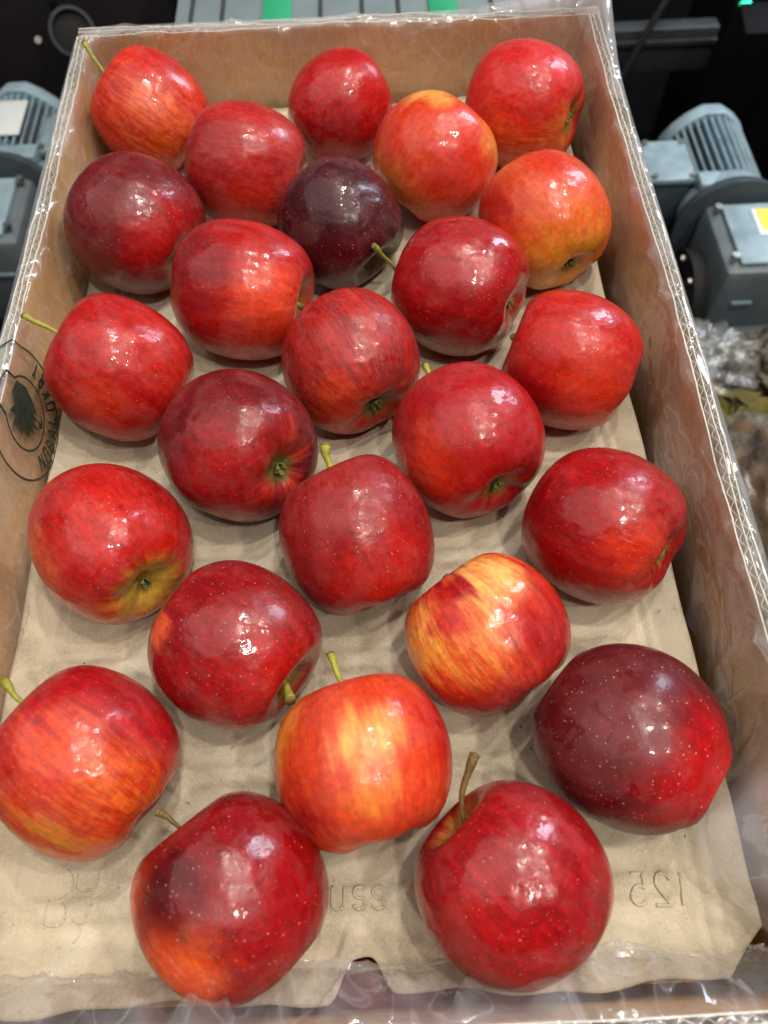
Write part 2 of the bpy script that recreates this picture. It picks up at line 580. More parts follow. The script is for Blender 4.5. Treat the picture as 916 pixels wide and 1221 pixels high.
def tray():
    nx, ny = 230, 390
    xs = np.linspace(-TW, TW, nx)
    ys = np.linspace(0, TL, ny)
    X, Y = np.meshgrid(xs, ys, indexing='ij')
    # chamfered corners: pull in the outline
    yf = 0.0 + np.clip(np.abs(X) - 0.1395, 0, 1) * 1.05 + 0.0016 * np.sin(X * 60) + 0.0008 * np.sin(X * 171 + 1)
    yb = TL - np.clip(np.abs(X) - 0.1395, 0, 1) * 1.05
    # notch torn in the front edge
    nt_ = np.exp(-((X - 0.0015) / 0.0088) ** 4)
    yf = yf + nt_ * 0.0125
    Yn = yf + (yb - yf) * (Y / TL)
    edge = 0.0004 * np.sin(Yn * 31) + 0.0003 * np.sin(Yn * 97 + 2) + 0.0007 * np.sin(Yn * 11.5 + 0.6)
    Xn = X * (1 + edge / TW * sst(0.6, 1, np.abs(X) / TW))
    Z = np.zeros_like(X)
    # stepped border
    bx = TW - np.abs(Xn)
    Z -= 0.0030 * sst(0.0165, 0.0200, bx)
    Z += 0.0012 * np.exp(-((bx - 0.0215) / 0.003) ** 2)
    by = np.minimum(Yn - yf, yb - Yn)
    Z -= 0.0018 * sst(0.008, 0.016, by)
    # cells under the apples, low ridges between them
    cells = np.zeros_like(X)
    for (ax, ay, az, r, k, n) in APPLES:
        d2 = ((Xn - ax) ** 2 + (Yn - ay) ** 2)
        cells = np.maximum(cells, np.exp(-(d2 / 0.030 ** 2) ** 1.3))
    Z -= 0.0058 * cells
    for j in range(11):
        yy = 0.0345 + j * 0.0492
        Z += 0.0024 * np.exp(-((Yn - yy) / 0.0045) ** 4) * sst(0.02, 0.03, bx) * (1 - cells)
    for xx in (-0.077, -0.024, 0.032, 0.088):
        Z += 0.0024 * np.exp(-((Xn - xx) / 0.0052) ** 4) * (1 - cells)
    for i in range(nx):
        for j in range(0, ny):
            Z[i, j] += 0.0007 * mnoise.noise(Vector((Xn[i, j] * 90, Yn[i, j] * 45, 1.0))) + 0.0020 * mnoise.noise(Vector((Xn[i, j] * 16, Yn[i, j] * 13, 7.0)))
    V = np.stack([Xn, Yn, Z], -1).reshape(-1, 3)
    idx = np.arange(nx * ny).reshape(nx, ny)
    F = np.stack([idx[:-1, :-1], idx[1:, :-1], idx[1:, 1:], idx[:-1, 1:]], -1).reshape(-1, 4)
    o = mobj('pulp_tray', V, [tuple(int(a) for a in f) for f in F], M_PULP, None, smooth=True)
    md = o.modifiers.new('thickness', 'SOLIDIFY')
    md.thickness = 0.0022
    md.offset = -1
    tag(o, 'grey-brown moulded pulp tray under the apples inside the carton', 'fruit tray')
    return o, (Xn, Yn, Z)


tray_o, (TXX, TYY, TZZ) = tray()


def tray_z(x, y):
    i = int(round((x + TW) / (2 * TW) * (TXX.shape[0] - 1)))
    i = max(0, min(TXX.shape[0] - 1, i))
    j = int(np.argmin(np.abs(TYY[i] - y)))
    i = int(np.argmin(np.abs(TXX[:, j] - x)))
    j = int(np.argmin(np.abs(TYY[i] - y)))
    return float(TZZ[i, j])


def emboss(strokes, org, sx, sy, rot, rad, mirror=False):
    """raised strokes pressed into the pulp; one glyph = one mesh, child of the tray"""
    ca, sa = math.cos(rot), math.sin(rot)
    for gl in strokes:
        V, F = [], []
        for st in gl:
            P = []
            st = [(p[0] + (q[0] - p[0]) * t / 8, p[1] + (q[1] - p[1]) * t / 8) for p, q in zip(st, st[1:]) for t in range(8)] + [st[-1]]
            for (a, b) in st:
                a = -a if mirror else a
                x = org[0] + (a * sx * ca - b * sy * sa)
                y = org[1] + (a * sx * sa + b * sy * ca)
                P.append((x, y, tray_z(x, y) + rad * 0.25))
            v, f = tube(P, [rad] * len(P), 6)
            f = [tuple(i + len(V) for i in q) for q in f]
            V += v
            F += f
        mobj('embossed_mark', V, F, M_PULP, tray_o, smooth=True)


def arc(cx, cy, r, a0, a1, n=10, ry=None):
    ry = ry or r
    return [(cx + r * math.cos(math.radians(a0 + (a1 - a0) * i / n)), cy + ry * math.sin(math.radians(a0 + (a1 - a0) * i / n))) for i in range(n + 1)]


G1 = [[(0, 0), (0, 1)]]
G2 = lambda o: [[(o + a, b) for a, b in arc(0.3, 0.72, 0.28, 170, -40, 9)] + [(o, 0.0), (o + 0.62, 0.0)]]
G5 = lambda o: [[(o + 0.55, 1), (o + 0.1, 1), (o + 0.08, 0.55)] + [(o + a, b) for a, b in arc(0.28, 0.32, 0.30, 130, -150, 11)]]
GS = lambda o: [[(o + a, b) for a, b in arc(0.28, 0.74, 0.25, 30, 260, 9)] + [(o + a, b) for a, b in arc(0.28, 0.25, 0.25, 80, -160, 9)]]
GU = lambda o: [[(o, 1), (o, 0.3)] + [(o + a, b) for a, b in arc(0.28, 0.28, 0.28, 180, 360, 8)] + [(o + 0.56, 1)]]
emboss([[[(x, y) for x, y in G1[0]]], G2(0.42), G5(1.35)], (0.1298, 0.0262), 0.0105, 0.0115, -0.03, 0.00075, mirror=True)
emboss([GU(0), GS(0.95), GS(1.8)], (-0.0100, 0.0305), 0.0090, 0.0080, -0.03, 0.0007)
emboss([[arc(0, 0, 1, 60, -80, 9)], [arc(1.9, 0.3, 0.8, -30, -150, 7) + [(1.2, 0.7)]], [[(2.6, 1.0), (2.5, -0.2), (1.9, -0.3)]],
        [[(-0.3, -0.9), (-0.35, -2.3), (0.2, -2.4)] + arc(0.3, -1.7, 0.7, -70, 60, 7)], [arc(1.3, -2.7, 0.7, 70, -60, 7)], [[(2.6, -1.1), (2.2, -2.1), (1.8, -2.2)]]],
       (-0.1215, 0.0440), 0.0062, 0.0062, -0.05, 0.00045)


# ---------------------------------------------------------------- apples
PROF = np.array([(0,.50),(.07,.52),(.16,.64),(.27,.79),(.42,.88),(.60,.86),(.79,.70),(.93,.42),(1,.08),(.985,-.24),(.90,-.55),(.75,-.79),(.59,-.91),(.43,-.95),(.29,-.90),(.16,-.80),(.07,-.75),(0,-.74)])


def catmull(P, n):
    Q = np.vstack([2 * P[0] - P[1], P, 2 * P[-1] - P[-2]])
    Q[0] = [-P[1][0], P[1][1]]
    Q[-1] = [-P[-2][0], P[-2][1]]
    out = []
    seg = len(P) - 1
    for t in np.linspace(0, seg, n):
        i = min(int(t), seg - 1)
        s = t - i
        a, b, c, e = Q[i:i + 4]
        out.append(.5 * ((2 * b) + (c - a) * s + (2 * a - 5 * b + 4 * c - e) * s * s + (3 * b - a - 3 * c + e) * s ** 3))
    return np.array(out)


def apple_local(seed, k, nt=132, nv=88):
    rs = np.random.RandomState(seed)
    pr = catmull(PROF, nv)
    pr[:, 0] = np.abs(pr[:, 0])
    pr[0, 0] = pr[-1, 0] = 0.004
    rd = {23: .65, 3: .5, 4: .5, 24: .25, 25: .3}.get(seed, 0)      # some apples are rounder than others
    ww = np.clip((pr[:, 0] - .3) / .3, 0, 1) * rd
    nr = np.linalg.norm(pr / np.array([1, .93]), axis=1)
    pr = pr * (1 - ww[:, None]) + pr / nr[:, None] * ww[:, None]
    lobe = .2 if seed in (23, 24, 25, 3, 4) else .6
    q = (pr[:, 1] < 0) & (np.arange(nv) > nv * .7) & (pr[:, 0] < .43)
    pr[q, 1] = -.95 + (pr[q, 1] + .95) * .72          # shallow calyx basin
    ph = np.arange(nt) * 2 * np.pi / nt
    a2, a3, p2, p3, p5 = rs.uniform(.01, .035), rs.uniform(.004, .016), *rs.uniform(0, 6.28, 3)
    sh = rs.uniform(.02, .07); ps = rs.uniform(0, 6.28); sb = rs.uniform(.02, .06); pb = rs.uniform(0, 6.28)
    rad = pr[:, 0][:, None]
    z = pr[:, 1][:, None]
    low = np.clip((.15 - z) / 1.0, 0, 1) ** 1.2
    m = 1 + a2 * np.cos(2 * (ph - p2)) + a3 * np.cos(3 * (ph - p3)) + .045 * lobe * low * np.cos(5 * (ph - p5))
    R_ = rad * m
    Z = z + .03 * lobe * low * np.cos(5 * (ph - p5)) * np.clip(rad * 2, 0, 1)
    Z = Z + sh * np.cos(ph - ps) * np.clip(z, 0, 1) * rad + sb * np.cos(ph - pb) * np.clip(-z, 0, 1) * rad
    V = np.stack([R_ * np.cos(ph), R_ * np.sin(ph), Z * k * np.ones_like(R_)], -1)
    return V, ph, pr


def frame(n, spin):
    n = n / np.linalg.norm(n)
    a = np.array([0, 0, 1.]) if abs(n[2]) < .9 else np.array([1., 0, 0])
    x = np.cross(a, n); x /= np.linalg.norm(x)
    y = np.cross(n, x)
    return np.stack([np.cos(spin) * x + np.sin(spin) * y, -np.sin(spin) * x + np.cos(spin) * y, n], 1)


def facing(P):
    """axes at an apple: right, up and towards the viewer's side; used to say which cheek carries which colour"""
    w = CAM - P; w /= np.linalg.norm(w)
    rr = CR - (CR @ w) * w; rr /= np.linalg.norm(rr)
    return np.stack([rr, np.cross(w, rr), w], 1)


def noise1(ph, rs, amp, freqs):
    v = np.zeros_like(ph)
    for f in freqs:
        v = v + rs.uniform(-1, 1) * np.cos(f * ph + rs.uniform(0, 6.28)) / math.sqrt(len(freqs))
    return v * amp


def make_apple(i, data, spec, label, group='apples in the tray'):
    x, y, z, R, k, n = data
    P = np.array([x, y, z])
    seed = i + 1
    V, ph, pr = apple_local(seed, k)
    nv, nt = V.shape[:2]
    F = frame(np.array(n), seed * 2.4)
    W = (V.reshape(-1, 3) * R) @ F.T
    idx = np.arange(nv * nt).reshape(nv, nt)
    nx_ = np.roll(idx, -1, 1)
    quads = np.stack([idx[:-1], idx[1:], nx_[1:], nx_[:-1]], -1).reshape(-1, 4)
    faces = [tuple(int(a) for a in q) for q in quads]
    faces.append(tuple(int(a) for a in idx[0]))
    faces.append(tuple(int(a) for a in idx[-1][::-1]))
    # natural colouring of the skin, plus one painted centre sheen
    rs = np.random.RandomState(seed + 100)
    D = W / np.linalg.norm(W, axis=1)[:, None]
    fr = facing(P)
    PH = np.broadcast_to(ph[None, :], (nv, nt)).reshape(-1)
    T = np.broadcast_to(np.linspace(0, 1, nv)[:, None], (nv, nt)).reshape(-1)
    main = np.tile(np.array(skin(spec['c'][0])), (nv * nt, 1))
    alt = np.tile(np.array(skin(spec['c'][1])), (nv * nt, 1))
    streak = noise1(PH, rs, 0.16, (3, 7, 11, 17, 23, 31, 41)) + noise1(PH + T * 0.6, rs, 0.08, (5, 13, 29))
    lum = np.array([0.08 * mnoise.fractal(Vector(v) * 2.2 + Vector((seed, 0, 0)), 1, 2, 3) for v in D])
    for (u, v, rad, soft, cm, ca) in spec['p']:
        w2 = max(0.0, 1 - u * u - v * v)
        dirn = fr @ np.array([u, v, math.sqrt(w2)])
        dirn /= np.linalg.norm(dirn)
        dist = np.linalg.norm(D - dirn, axis=1) + streak * 0.9 + lum * 2.0
        a = 1 - sst(rad - soft, rad + soft, dist)
        a = a[:, None]
        main = main * (1 - a) + np.array(skin(cm)) * a
        alt = alt * (1 - a) + np.array(skin(ca)) * a
    # the two hollows
    rr = np.linalg.norm(V.reshape(-1, 3)[:, :2], axis=1) + streak * 0.35
    top = V.reshape(-1, 3)[:, 2] > 0
    for msk, key, dflt in ((top, 'stem', ((150, 120, 48), 0.24, 0.10)), (~top, 'calyx', ((150, 130, 60), 0.17, 0.08))):
        c, rad, soft = spec.get(key, dflt)
        a = ((1 - sst(rad - soft, rad + soft, rr)) * msk)[:, None]
        main = main * (1 - a) + np.array(lin(c)) * a
        alt = alt * (1 - a) + np.array(lin(c)) * 0.75 * a
    mat = mat_skin('apple_skin', spec.get('dots', 0.5), spec.get('rough', 0.36), spec.get('streak', 0.7), spec.get('coat', 0.45) * 0.8, spec.get('bumpy', 1.0), seed)
    o = mobj('apple', W, faces, mat, None, smooth=True, loc=P)
    for nm, dat in (('skin_main', main), ('skin_alt', alt)):
        at = o.data.color_attributes.new(nm, 'FLOAT_COLOR', 'POINT')
        at.data.foreach_set('color', np.concatenate([dat, np.ones((len(dat), 1))], 1).astype(np.float32).ravel())
    Vl = V.reshape(-1, 3)
    rho = np.maximum(np.linalg.norm(Vl[:, :2], axis=1), 1e-3)
    U = np.stack([Vl[:, 0] / rho, Vl[:, 1] / rho, T * 0.9], 1)
    at = o.data.attributes.new('meridian', 'FLOAT_VECTOR', 'POINT')
    at.data.foreach_set('vector', U.astype(np.float32).ravel())
    tag(o, label, 'apple', group)
    # stem
    nn = np.array(n)
    root = nn * .46 * k * R
    if spec.get('root') is not None: root = np.array(spec['root']) * R
    if spec.get('tip') is not None:
        tip = np.array(spec['tip']) * R
    else:
        tip = root + nn * R * 0.42 + F[:, 0] * R * 0.10
    ctrl = root + nn * np.linalg.norm(tip - root) * 0.55
    if spec.get('ctrl') is not None: ctrl = np.array(spec['ctrl']) * R
    pts, rad = [], []
    ns = 12
    s0 = spec.get('stem_r', 0.00115)
    for q in range(ns + 1):
        t = q / ns
        pts.append((1 - t) ** 2 * root + 2 * t * (1 - t) * ctrl + t * t * tip)
        pts[-1] = pts[-1] + np.array([mnoise.noise(Vector((seed * 3.3, t * 4, c_))) for c_ in (0.0, 5.0, 9.0)]) * 0.0012 * t
        rad.append((1 + 0.22 * mnoise.noise(Vector((seed * 1.7, t * 7, 2.0)))) * s0 * (1.25 - 0.45 * math.sin(math.pi * min(1, t * 1.1)) + 0.35 * max(0, t - 0.82) / 0.18))
    Vv, Ff = tube(pts, rad, 10)
    st = mobj('stem', Vv, Ff, M_STEM_G if spec.get('sg', 1) else M_STEM_B, o, smooth=True)
    tip = pts[-1]
    d = (tip - pts[-2]); d /= np.linalg.norm(d)
    Vv, Ff = tube([tip - d * 0.0003, tip + d * 0.0005, tip + d * 0.0009], [rad[-1] * 1.02, rad[-1] * 1.0, rad[-1] * 0.5], 10)
    mobj('stem_tip', Vv, Ff, M_TIP, st, smooth=True)
    # dried calyx: five little curled sepals and a tuft
    base = -nn * .80 * k * R
    V2, F2 = [], []
    for s in range(5):
        a = s * 2 * math.pi / 5 + seed
        e = F[:, 0] * math.cos(a) + F[:, 1] * math.sin(a)
        sd = np.cross(e, nn)
        b0 = len(V2)
        cl = R * rs.uniform(0.12, 0.17)
        prof = [(0.03, 0.0, 0.035), (0.07, -0.05, 0.045), (0.085, -0.085, 0.03), (0.07 + rs.uniform(-.03, .03), -0.115, 0.006)]
        for (out_, up, wd) in prof:
            for sgn in (-1, 1):
                V2.append(base + e * out_ * R + nn * up * R * rs.uniform(0.8, 1.1) + sd * sgn * wd * R)
        for q in range(3):
            F2.append((b0 + 2 * q, b0 + 2 * q + 1, b0 + 2 * q + 3, b0 + 2 * q + 2))
    cx = mobj('calyx', V2, F2, M_CALYX, o, smooth=True)
    md = cx.modifiers.new('thickness', 'SOLIDIFY')
    md.thickness = 0.0004
    return o


DK, DK2 = (120, 12, 22), (88, 9, 19)
SPEC = [
 dict(c=((214,62,38),(172,26,26)), p=[(.05,.1,.55,.35,(228,112,72),(196,52,36)),(.4,-.5,.5,.3,(218,92,34),(188,52,28)),(.3,.75,.4,.3,(196,40,40),(170,28,32))], dots=.25, streak=.95, tip=(-.977,.621,.969), sg=1, stem_r=.0012),
 dict(c=((184,42,42),(150,24,32)), p=[(0,-.8,.6,.4,(200,48,30),(165,26,24)),(-.7,.2,.6,.4,(158,34,40),(132,24,34))], dots=.35, streak=.75, rough=.42),
 dict(c=((184,26,28),(150,14,22)), p=[(-.3,-.6,.6,.4,(160,16,22),(130,10,18))], dots=.55, streak=.6),
 dict(c=((212,70,42),(192,42,32)), p=[(-.75,-.5,.55,.35,(220,120,46),(205,76,36)),(.95,.25,.34,.22,(226,158,78),(214,104,54)),(-.05,.97,.42,.18,(228,168,84),(218,120,62)),(.3,-.1,.35,.25,(202,50,38),(190,40,34))], dots=.2, streak=.6),
 dict(c=((204,44,46),(186,30,38)), p=[(0,-.75,.75,.35,(216,108,36),(190,44,26)),(.85,-.3,.4,.25,(206,130,40),(196,80,30)),(0,-.05,.4,.3,(208,46,32),(176,26,26))], dots=.2, streak=.9, rough=.4, calyx=((120,108,40),.26,.12)),
 dict(c=((212,88,40),(196,56,34)), p=[(.3,-.8,.8,.4,(196,142,42),(200,104,38)),(-.75,.15,.5,.3,(192,44,36),(176,32,32)),(0,.8,.4,.3,(200,56,38),(186,44,34))], dots=.25, streak=.6, calyx=((136,116,44),.2,.1)),
 dict(c=((112,18,28),(84,12,24)), p=[(.5,-.25,.6,.35,(184,26,28),(146,16,24)),(.75,-.55,.35,.2,(196,34,26),(160,20,22))], dots=.65, streak=.6, rough=.4, calyx=((96,62,48),.2,.08)),
 dict(c=((58,16,30),(78,16,28)), p=[(.3,-.6,.5,.3,(92,14,24),(72,12,22))], dots=.75, streak=.6, rough=.34, root=(0.886,-0.681,-0.443), tip=(0.511,-0.924,0.361), ctrl=(0.746,-0.817,-0.030), stem=((96,84,40),.24,.1)),
 dict(c=((182,30,30),(150,18,26)), p=[(.3,-.12,.5,.3,(222,78,46),(204,48,34)),(-.7,.4,.6,.35,(140,22,34),(116,18,30)),(.2,-.8,.5,.3,(196,52,30),(170,30,24))], dots=.5, streak=.7, stem=((168,128,70),.26,.12)),
 dict(c=((166,18,24),(124,10,18)), p=[(-.2,-.7,.5,.35,(140,10,18),(104,8,16))], dots=.6, streak=.6, rough=.3, coat=.7, calyx=((150,80,48),.22,.1)),
 dict(c=((188,34,30),(160,22,26)), p=[(.35,-.35,.55,.3,(204,52,28),(182,34,24)),(-.6,-.5,.5,.35,(162,18,22),(136,12,20))], dots=.55, streak=.6),
 dict(c=((178,24,26),(150,14,22)), p=[(-.3,-.4,.4,.3,(198,56,32),(164,22,22)),(.5,.3,.5,.3,(190,44,38),(166,28,30))], dots=.6, streak=.7, tip=(-1.181,.456,.695), sg=1),
 dict(c=((178,36,34),(128,18,26)), p=[(-.15,-.75,.55,.35,(206,76,44),(182,36,30)),(.5,-.7,.35,.25,(196,70,40),(176,36,28))], dots=.45, streak=.95, rough=.44, coat=.25, calyx=((110,112,44),.24,.1)),
 dict(c=((116,18,30),(90,14,26)), p=[(.05,-.45,.75,.35,(168,26,28),(134,16,24)),(.6,-.3,.3,.2,(182,60,48),(166,30,30))], dots=.5, streak=.75, rough=.38, calyx=((104,110,48),.2,.07)),
 dict(c=((170,26,36),(148,18,28)), p=[(-.5,-.4,.5,.3,(208,58,30),(184,34,26)),(.3,-.6,.5,.3,(178,28,28),(150,16,24))], dots=.3, streak=.55, rough=.38, tip=(-.457,1.304,-.016), calyx=((132,110,44),.2,.09)),
 dict(c=((166,18,24),(130,10,18)), p=[(.4,-.38,.4,.25,(202,54,28),(176,26,22)),(-.7,0,.5,.3,(146,12,20),(112,8,16))], dots=.6, streak=.65, rough=.32, coat=.6),
 dict(c=((188,28,24),(160,18,20)), p=[(-.85,-.3,.4,.25,(208,82,38),(190,44,28)),(.2,-.9,.45,.25,(206,116,44),(192,60,30)),(-.2,.3,.5,.3,(194,36,28),(166,20,22))], dots=.6, streak=.9, rough=.32, coat=.6, calyx=((186,150,48),.42,.2)),
 dict(c=((150,24,28),(120,14,24)), p=[(.35,-.6,.55,.35,(188,34,28),(156,18,22)),(-.3,.75,.5,.35,(152,40,44),(130,28,34))], dots=.7, streak=.6, rough=.42, coat=.3, tip=(-.36,1.097,.489), sg=1, stem_r=.0017),
 dict(c=((218,68,38),(188,30,28)), p=[(-.3,-.12,.55,.25,(228,132,66),(210,72,40)),(.0,.72,.42,.22,(234,176,104),(226,132,70)),(-.78,-.15,.42,.2,(238,184,88),(226,124,58)),(-.42,.48,.22,.12,(168,22,28),(150,16,24)),(-.45,.1,.2,.12,(204,52,34),(186,34,28)),(.85,0,.55,.3,(176,26,30),(150,16,24)),(.1,-.95,.5,.3,(146,16,22),(120,10,20)),(-.6,.75,.3,.12,(126,14,24),(104,10,20))], dots=.4, streak=.95, bumpy=.9, stem=((150,40,30),.2,.1)),
 dict(c=((152,16,24),(112,10,20)), p=[(-.87,.25,.17,.1,(222,92,56),(206,62,40)),(.35,-.5,.55,.35,(178,26,24),(146,14,20))], dots=.75, streak=.65, rough=.3, coat=.7, tip=(.70,-.76,.06), stem=((120,110,54),.3,.12), stem_r=.0016),
 dict(c=((184,20,32),(150,14,26)), p=[(0,-.65,.85,.4,(212,96,40),(190,46,28)),(-.4,-.05,.4,.25,(216,76,36),(194,40,28)),(-.3,-.85,.4,.2,(198,122,44),(190,62,34))], dots=.5, streak=.9, tip=(-.91,.822,.393), sg=1),
 dict(c=((216,74,42),(196,46,30)), p=[(.08,.2,.3,.16,(238,164,86),(226,112,56)),(.15,-.25,.25,.16,(232,136,62),(216,86,40)),(-.92,.25,.32,.2,(230,152,56),(220,104,44)),(.85,.35,.5,.3,(192,30,26),(170,20,22)),(-.5,-.7,.34,.2,(170,26,24),(150,18,22)),(0,-.9,.4,.25,(214,80,34),(196,50,28))], dots=.15, streak=.65, rough=.4, tip=(-.359,1.188,.11), sg=1),
 dict(c=((96,15,27),(74,11,23)), p=[(.7,-.38,.6,.35,(178,18,26),(146,12,22)),(.1,.1,.4,.3,(108,20,32),(90,14,28))], dots=1.0, streak=.5, rough=.4, coat=.3, bumpy=.6),  # second patch paints a soft centre sheen into the skin colour
 dict(c=((142,12,22),(116,9,19)), p=[(-.5,-.68,.5,.24,(228,96,34),(212,58,28)),(-.93,0,.3,.15,(224,72,34),(204,48,28)),(-.62,-.05,.36,.3,(78,10,20),(90,10,20)),(.7,-.2,.6,.35,(166,10,20),(136,8,18)),(.1,-.95,.35,.2,(150,10,18),(120,8,16))], dots=.85, streak=.7, rough=.32, coat=.6, tip=(-.789,.782,.315), sg=0, stem_r=.0009),
 dict(c=((162,16,28),(126,10,20)), p=[(-.4,-.5,.45,.3,(186,30,26),(150,14,20)),(0,-.7,.4,.3,(170,14,18),(140,9,16))], dots=.7, streak=.75, rough=.32, coat=.6, tip=(-.277,1.201,.433), sg=0, stem=((176,120,48),.30,.12), stem_r=.0013),
]
LABELS = [
 'orange-red streaked apple in the far left corner with its stem pointing up',
 'dull dusky red apple touching the streaked apple of the far left corner',
 'plain red apple standing middle of the far row against the back wall',
 'orange apple with yellow edges just behind the glossy deep red apple',
 'pink-topped apple fading to orange in the far right corner of the carton',
 'orange and yellow apple against the right wall, second from the back',
 'maroon apple against the left wall with a red right cheek',
 'darkest purple apple with a short stem showing near its lower right',
 'red apple with an orange glowing cheek and a cleft at its right',
 'glossy deep red apple with many white highlights right of the purple apple',
 'bright red apple against the right wall, third from the back',
 'bright red apple against the left wall with its stem pointing left to the emblem',
 'streaky matt red apple with a green calyx at its lower right, centre of the tray',
 'dark red apple with a round green calyx facing right of its middle',
 'crimson apple with a calyx tuft at its lower right and an orange lower cheek',
 'deep red kidney-shaped apple against the right wall behind the maroon speckled one',
 'red apple against the left wall with a yellow-green calyx at its lower side',
 'dusky red speckled apple in the middle column with a thick stub of stem behind',
 'yellow and red striped apple, palest of all, right of the middle',
 'dark red glossy apple with a pale green stem in the hollow at its lower right',
 'red apple turning orange below, cut by the left edge, yellow stem at its left',
 'orange-red apple with a yellow stripe and a curved green stem, front middle',
 'maroon apple covered in pale speckles against the right wall near the front',
 'front left apple, dark red with a fiery orange patch at its lower left',
 'front right deep red apple with a tall brown stem rising at its left',
]
for i in range(25):
    make_apple(i, APPLES[i], SPEC[i], LABELS[i])
# an apple of the layer underneath, glimpsed through the notch in the tray
make_apple(40, (0.004, 0.006, -0.052, 0.034, 0.95, (0.2, 0.7, -0.6)), dict(c=((120, 12, 24), (90, 10, 20)), p=[], dots=.4, streak=.6),
           'dark red apple of the lower layer seen through the notch in the tray edge', 'apples below the tray')


# ---------------------------------------------------------------- plastic liner
def liner():
    # closed path round the inside of the carton: point, outward normal
    rc = 0.012
    corners = [((XL + rc, YF + rc), 180, 270), ((XR - rc, YF + rc), 270, 360), ((XR - rc, YB - rc), 0, 90), ((XL + rc, YB - rc), 90, 180)]
    path = []
    for (c, a0, a1), (c2, b0, _) in zip(corners, corners[1:] + corners[:1]):
        for q in range(13):
            a = math.radians(a0 + (a1 - a0) * q / 12)
            path.append((c[0] + rc * math.cos(a), c[1] + rc * math.sin(a), math.cos(a), math.sin(a)))
        a = math.radians(a1)
        x0, y0 = c[0] + rc * math.cos(a), c[1] + rc * math.sin(a)
        x1, y1 = c2[0] + rc * math.cos(a), c2[1] + rc * math.sin(a)
        L = math.hypot(x1 - x0, y1 - y0)
        m = int(L / 0.0019)
        for q in range(1, m):
            t = q / m
            path.append((x0 + (x1 - x0) * t, y0 + (y1 - y0) * t, math.cos(a), math.sin(a)))
    n = len(path)
    prof = [('in', z) for z in np.linspace(-0.012, HR - 0.001, 22)] + [('rim', t) for t in np.linspace(0.0, 1, 8)] + [('out', t) for t in np.linspace(0.06, 1, 14)]
    V, F, LAY = [], [], []

    def crease(x, y, z, s, o=0.0):
        a = mnoise.noise(Vector((x * s + 3.1 + o, y * s, z * s * 0.6)))
        return 1 - min(1, abs(a) * 2.6)
    for (px, py, nx, ny) in path:
        front = 1.0 if ny < -0.5 else 0.0
        side = 1.0 if abs(nx) > 0.7 else 0.0
        # how far the film stands off the board here
        cr = math.hypot(px - XR, py - YB)
        corner = math.exp(-(cr / 0.045) ** 2)
        flap = math.exp(-((py - 0.046) / 0.026) ** 2) * (1 if nx > 0.7 else 0)
        flap2 = math.exp(-((py - 0.215) / 0.03) ** 2) * (1 if nx > 0.7 else 0)
        tuck = math.exp(-((px - 0.145) / 0.05) ** 2) * front
        for kind, t in prof:
            if kind == 'in':
                h = (t + 0.012) / (HR + 0.012)
                c1 = crease(px, py, t, 26)
                c2 = crease(px, py, t, 60, 5.0)
                c3 = mnoise.noise(Vector((px * 12, py * 12, t * 12)))
                off = -0.0012 - 0.0050 * (0.5 + 0.5 * c3) * (1 - 0.75 * h) - 0.0030 * c1 ** 3 - 0.0012 * c2 ** 3
                off -= flap * 0.030 * math.sin(math.pi * min(1, h * 0.95 + 0.05)) + flap2 * 0.005 * (1 - h)
                off -= front * (0.010 * (1 - h) ** 1.0 + 0.012 * math.sin(math.pi * h) * (0.5 + 0.5 * mnoise.noise(Vector((px * 17, 4.0, 1.0)))))
                off -= corner * 0.010 * h
                if nx < -0.7: off *= 1 - 0.75 * math.exp(-((py - 0.2545) / 0.045) ** 4)
                zz = t + 0.0015 * c3 + corner * 0.012 * h * h
                if front:
                    off -= 0.007 * crease(px, 0, t, 48, 4.0) ** 2 * h
                    zz += 0.004 * crease(px, 0, t, 34, 7.0) ** 2 * h
                if front: zz = max(zz, 0.0018 + 0.0012 * c3 + 0.0015 * c1) + 0.0005
            elif kind == 'rim':
                off = -0.001 + (TH + 0.0022) * t
                c3 = mnoise.noise(Vector((px * 22, py * 22, t * 1.2)))
                c4 = crease(px, py, 1.0, 24)
                lift = 0.0012 + 0.0028 * (0.5 + 0.5 * c3) * math.sin(math.pi * t) + 0.0030 * c4 ** 4 * math.sin(math.pi * t)
                lift += front * 0.0055 * (0.4 + 0.6 * crease(px, py, t * 0.3, 33, 2.0) ** 2)
                zz = HR + lift + corner * 0.020
            else:
                c3 = mnoise.noise(Vector((px * 22, py * 22, t * 1.3 + 9)))
                c1 = crease(px, py, t * 0.06, 30, 8.0)
                hang = 0.030 + 0.020 * mnoise.noise(Vector((px * 9, py * 9, 2.0)))
                off = TH + 0.0012 + 0.0045 * (0.5 + 0.5 * c3) * min(1, t * 2) + 0.004 * c1 ** 3 * t
                zz = HR + 0.0010 + corner * 0.020 * (1 - t) - hang * t
            V.append((px + nx * off, py + ny * off, zz))
            # how many layers of film lie on each other here (gathers over the rim and at the corner, doubled flaps)
            lay = {'in': 0.0, 'rim': 0.10, 'out': 0.42}[kind] + 0.30 * corner
            if kind == 'in' and nx > 0.7:
                for (ya, yb, sl, w_) in ((0.10, 0.315, 0.55, 0.13), (-0.02, 0.155, 0.9, 0.12), (0.43, 0.56, -0.5, 0.10)):
                    e0 = min(py - (ya + sl * (HR - t)), yb - sl * 0.6 * (HR - t) - py)
                    lay += w_ * max(0.0, min(1.0, e0 / 0.0025 + 0.5))
            if kind == 'in' and front: lay += 0.06 + 0.05 * mnoise.noise(Vector((px * 30, t * 30, 3.0)))
            LAY.append(lay)
    w = len(prof)
    for i in range(n):
        a, b = i * w, ((i + 1) % n) * w
        for j in range(w - 1):
            F.append((a + j, b + j, b + j + 1, a + j + 1))
    o = mobj('plastic_liner', V, F, M_FILM, None, smooth=True)
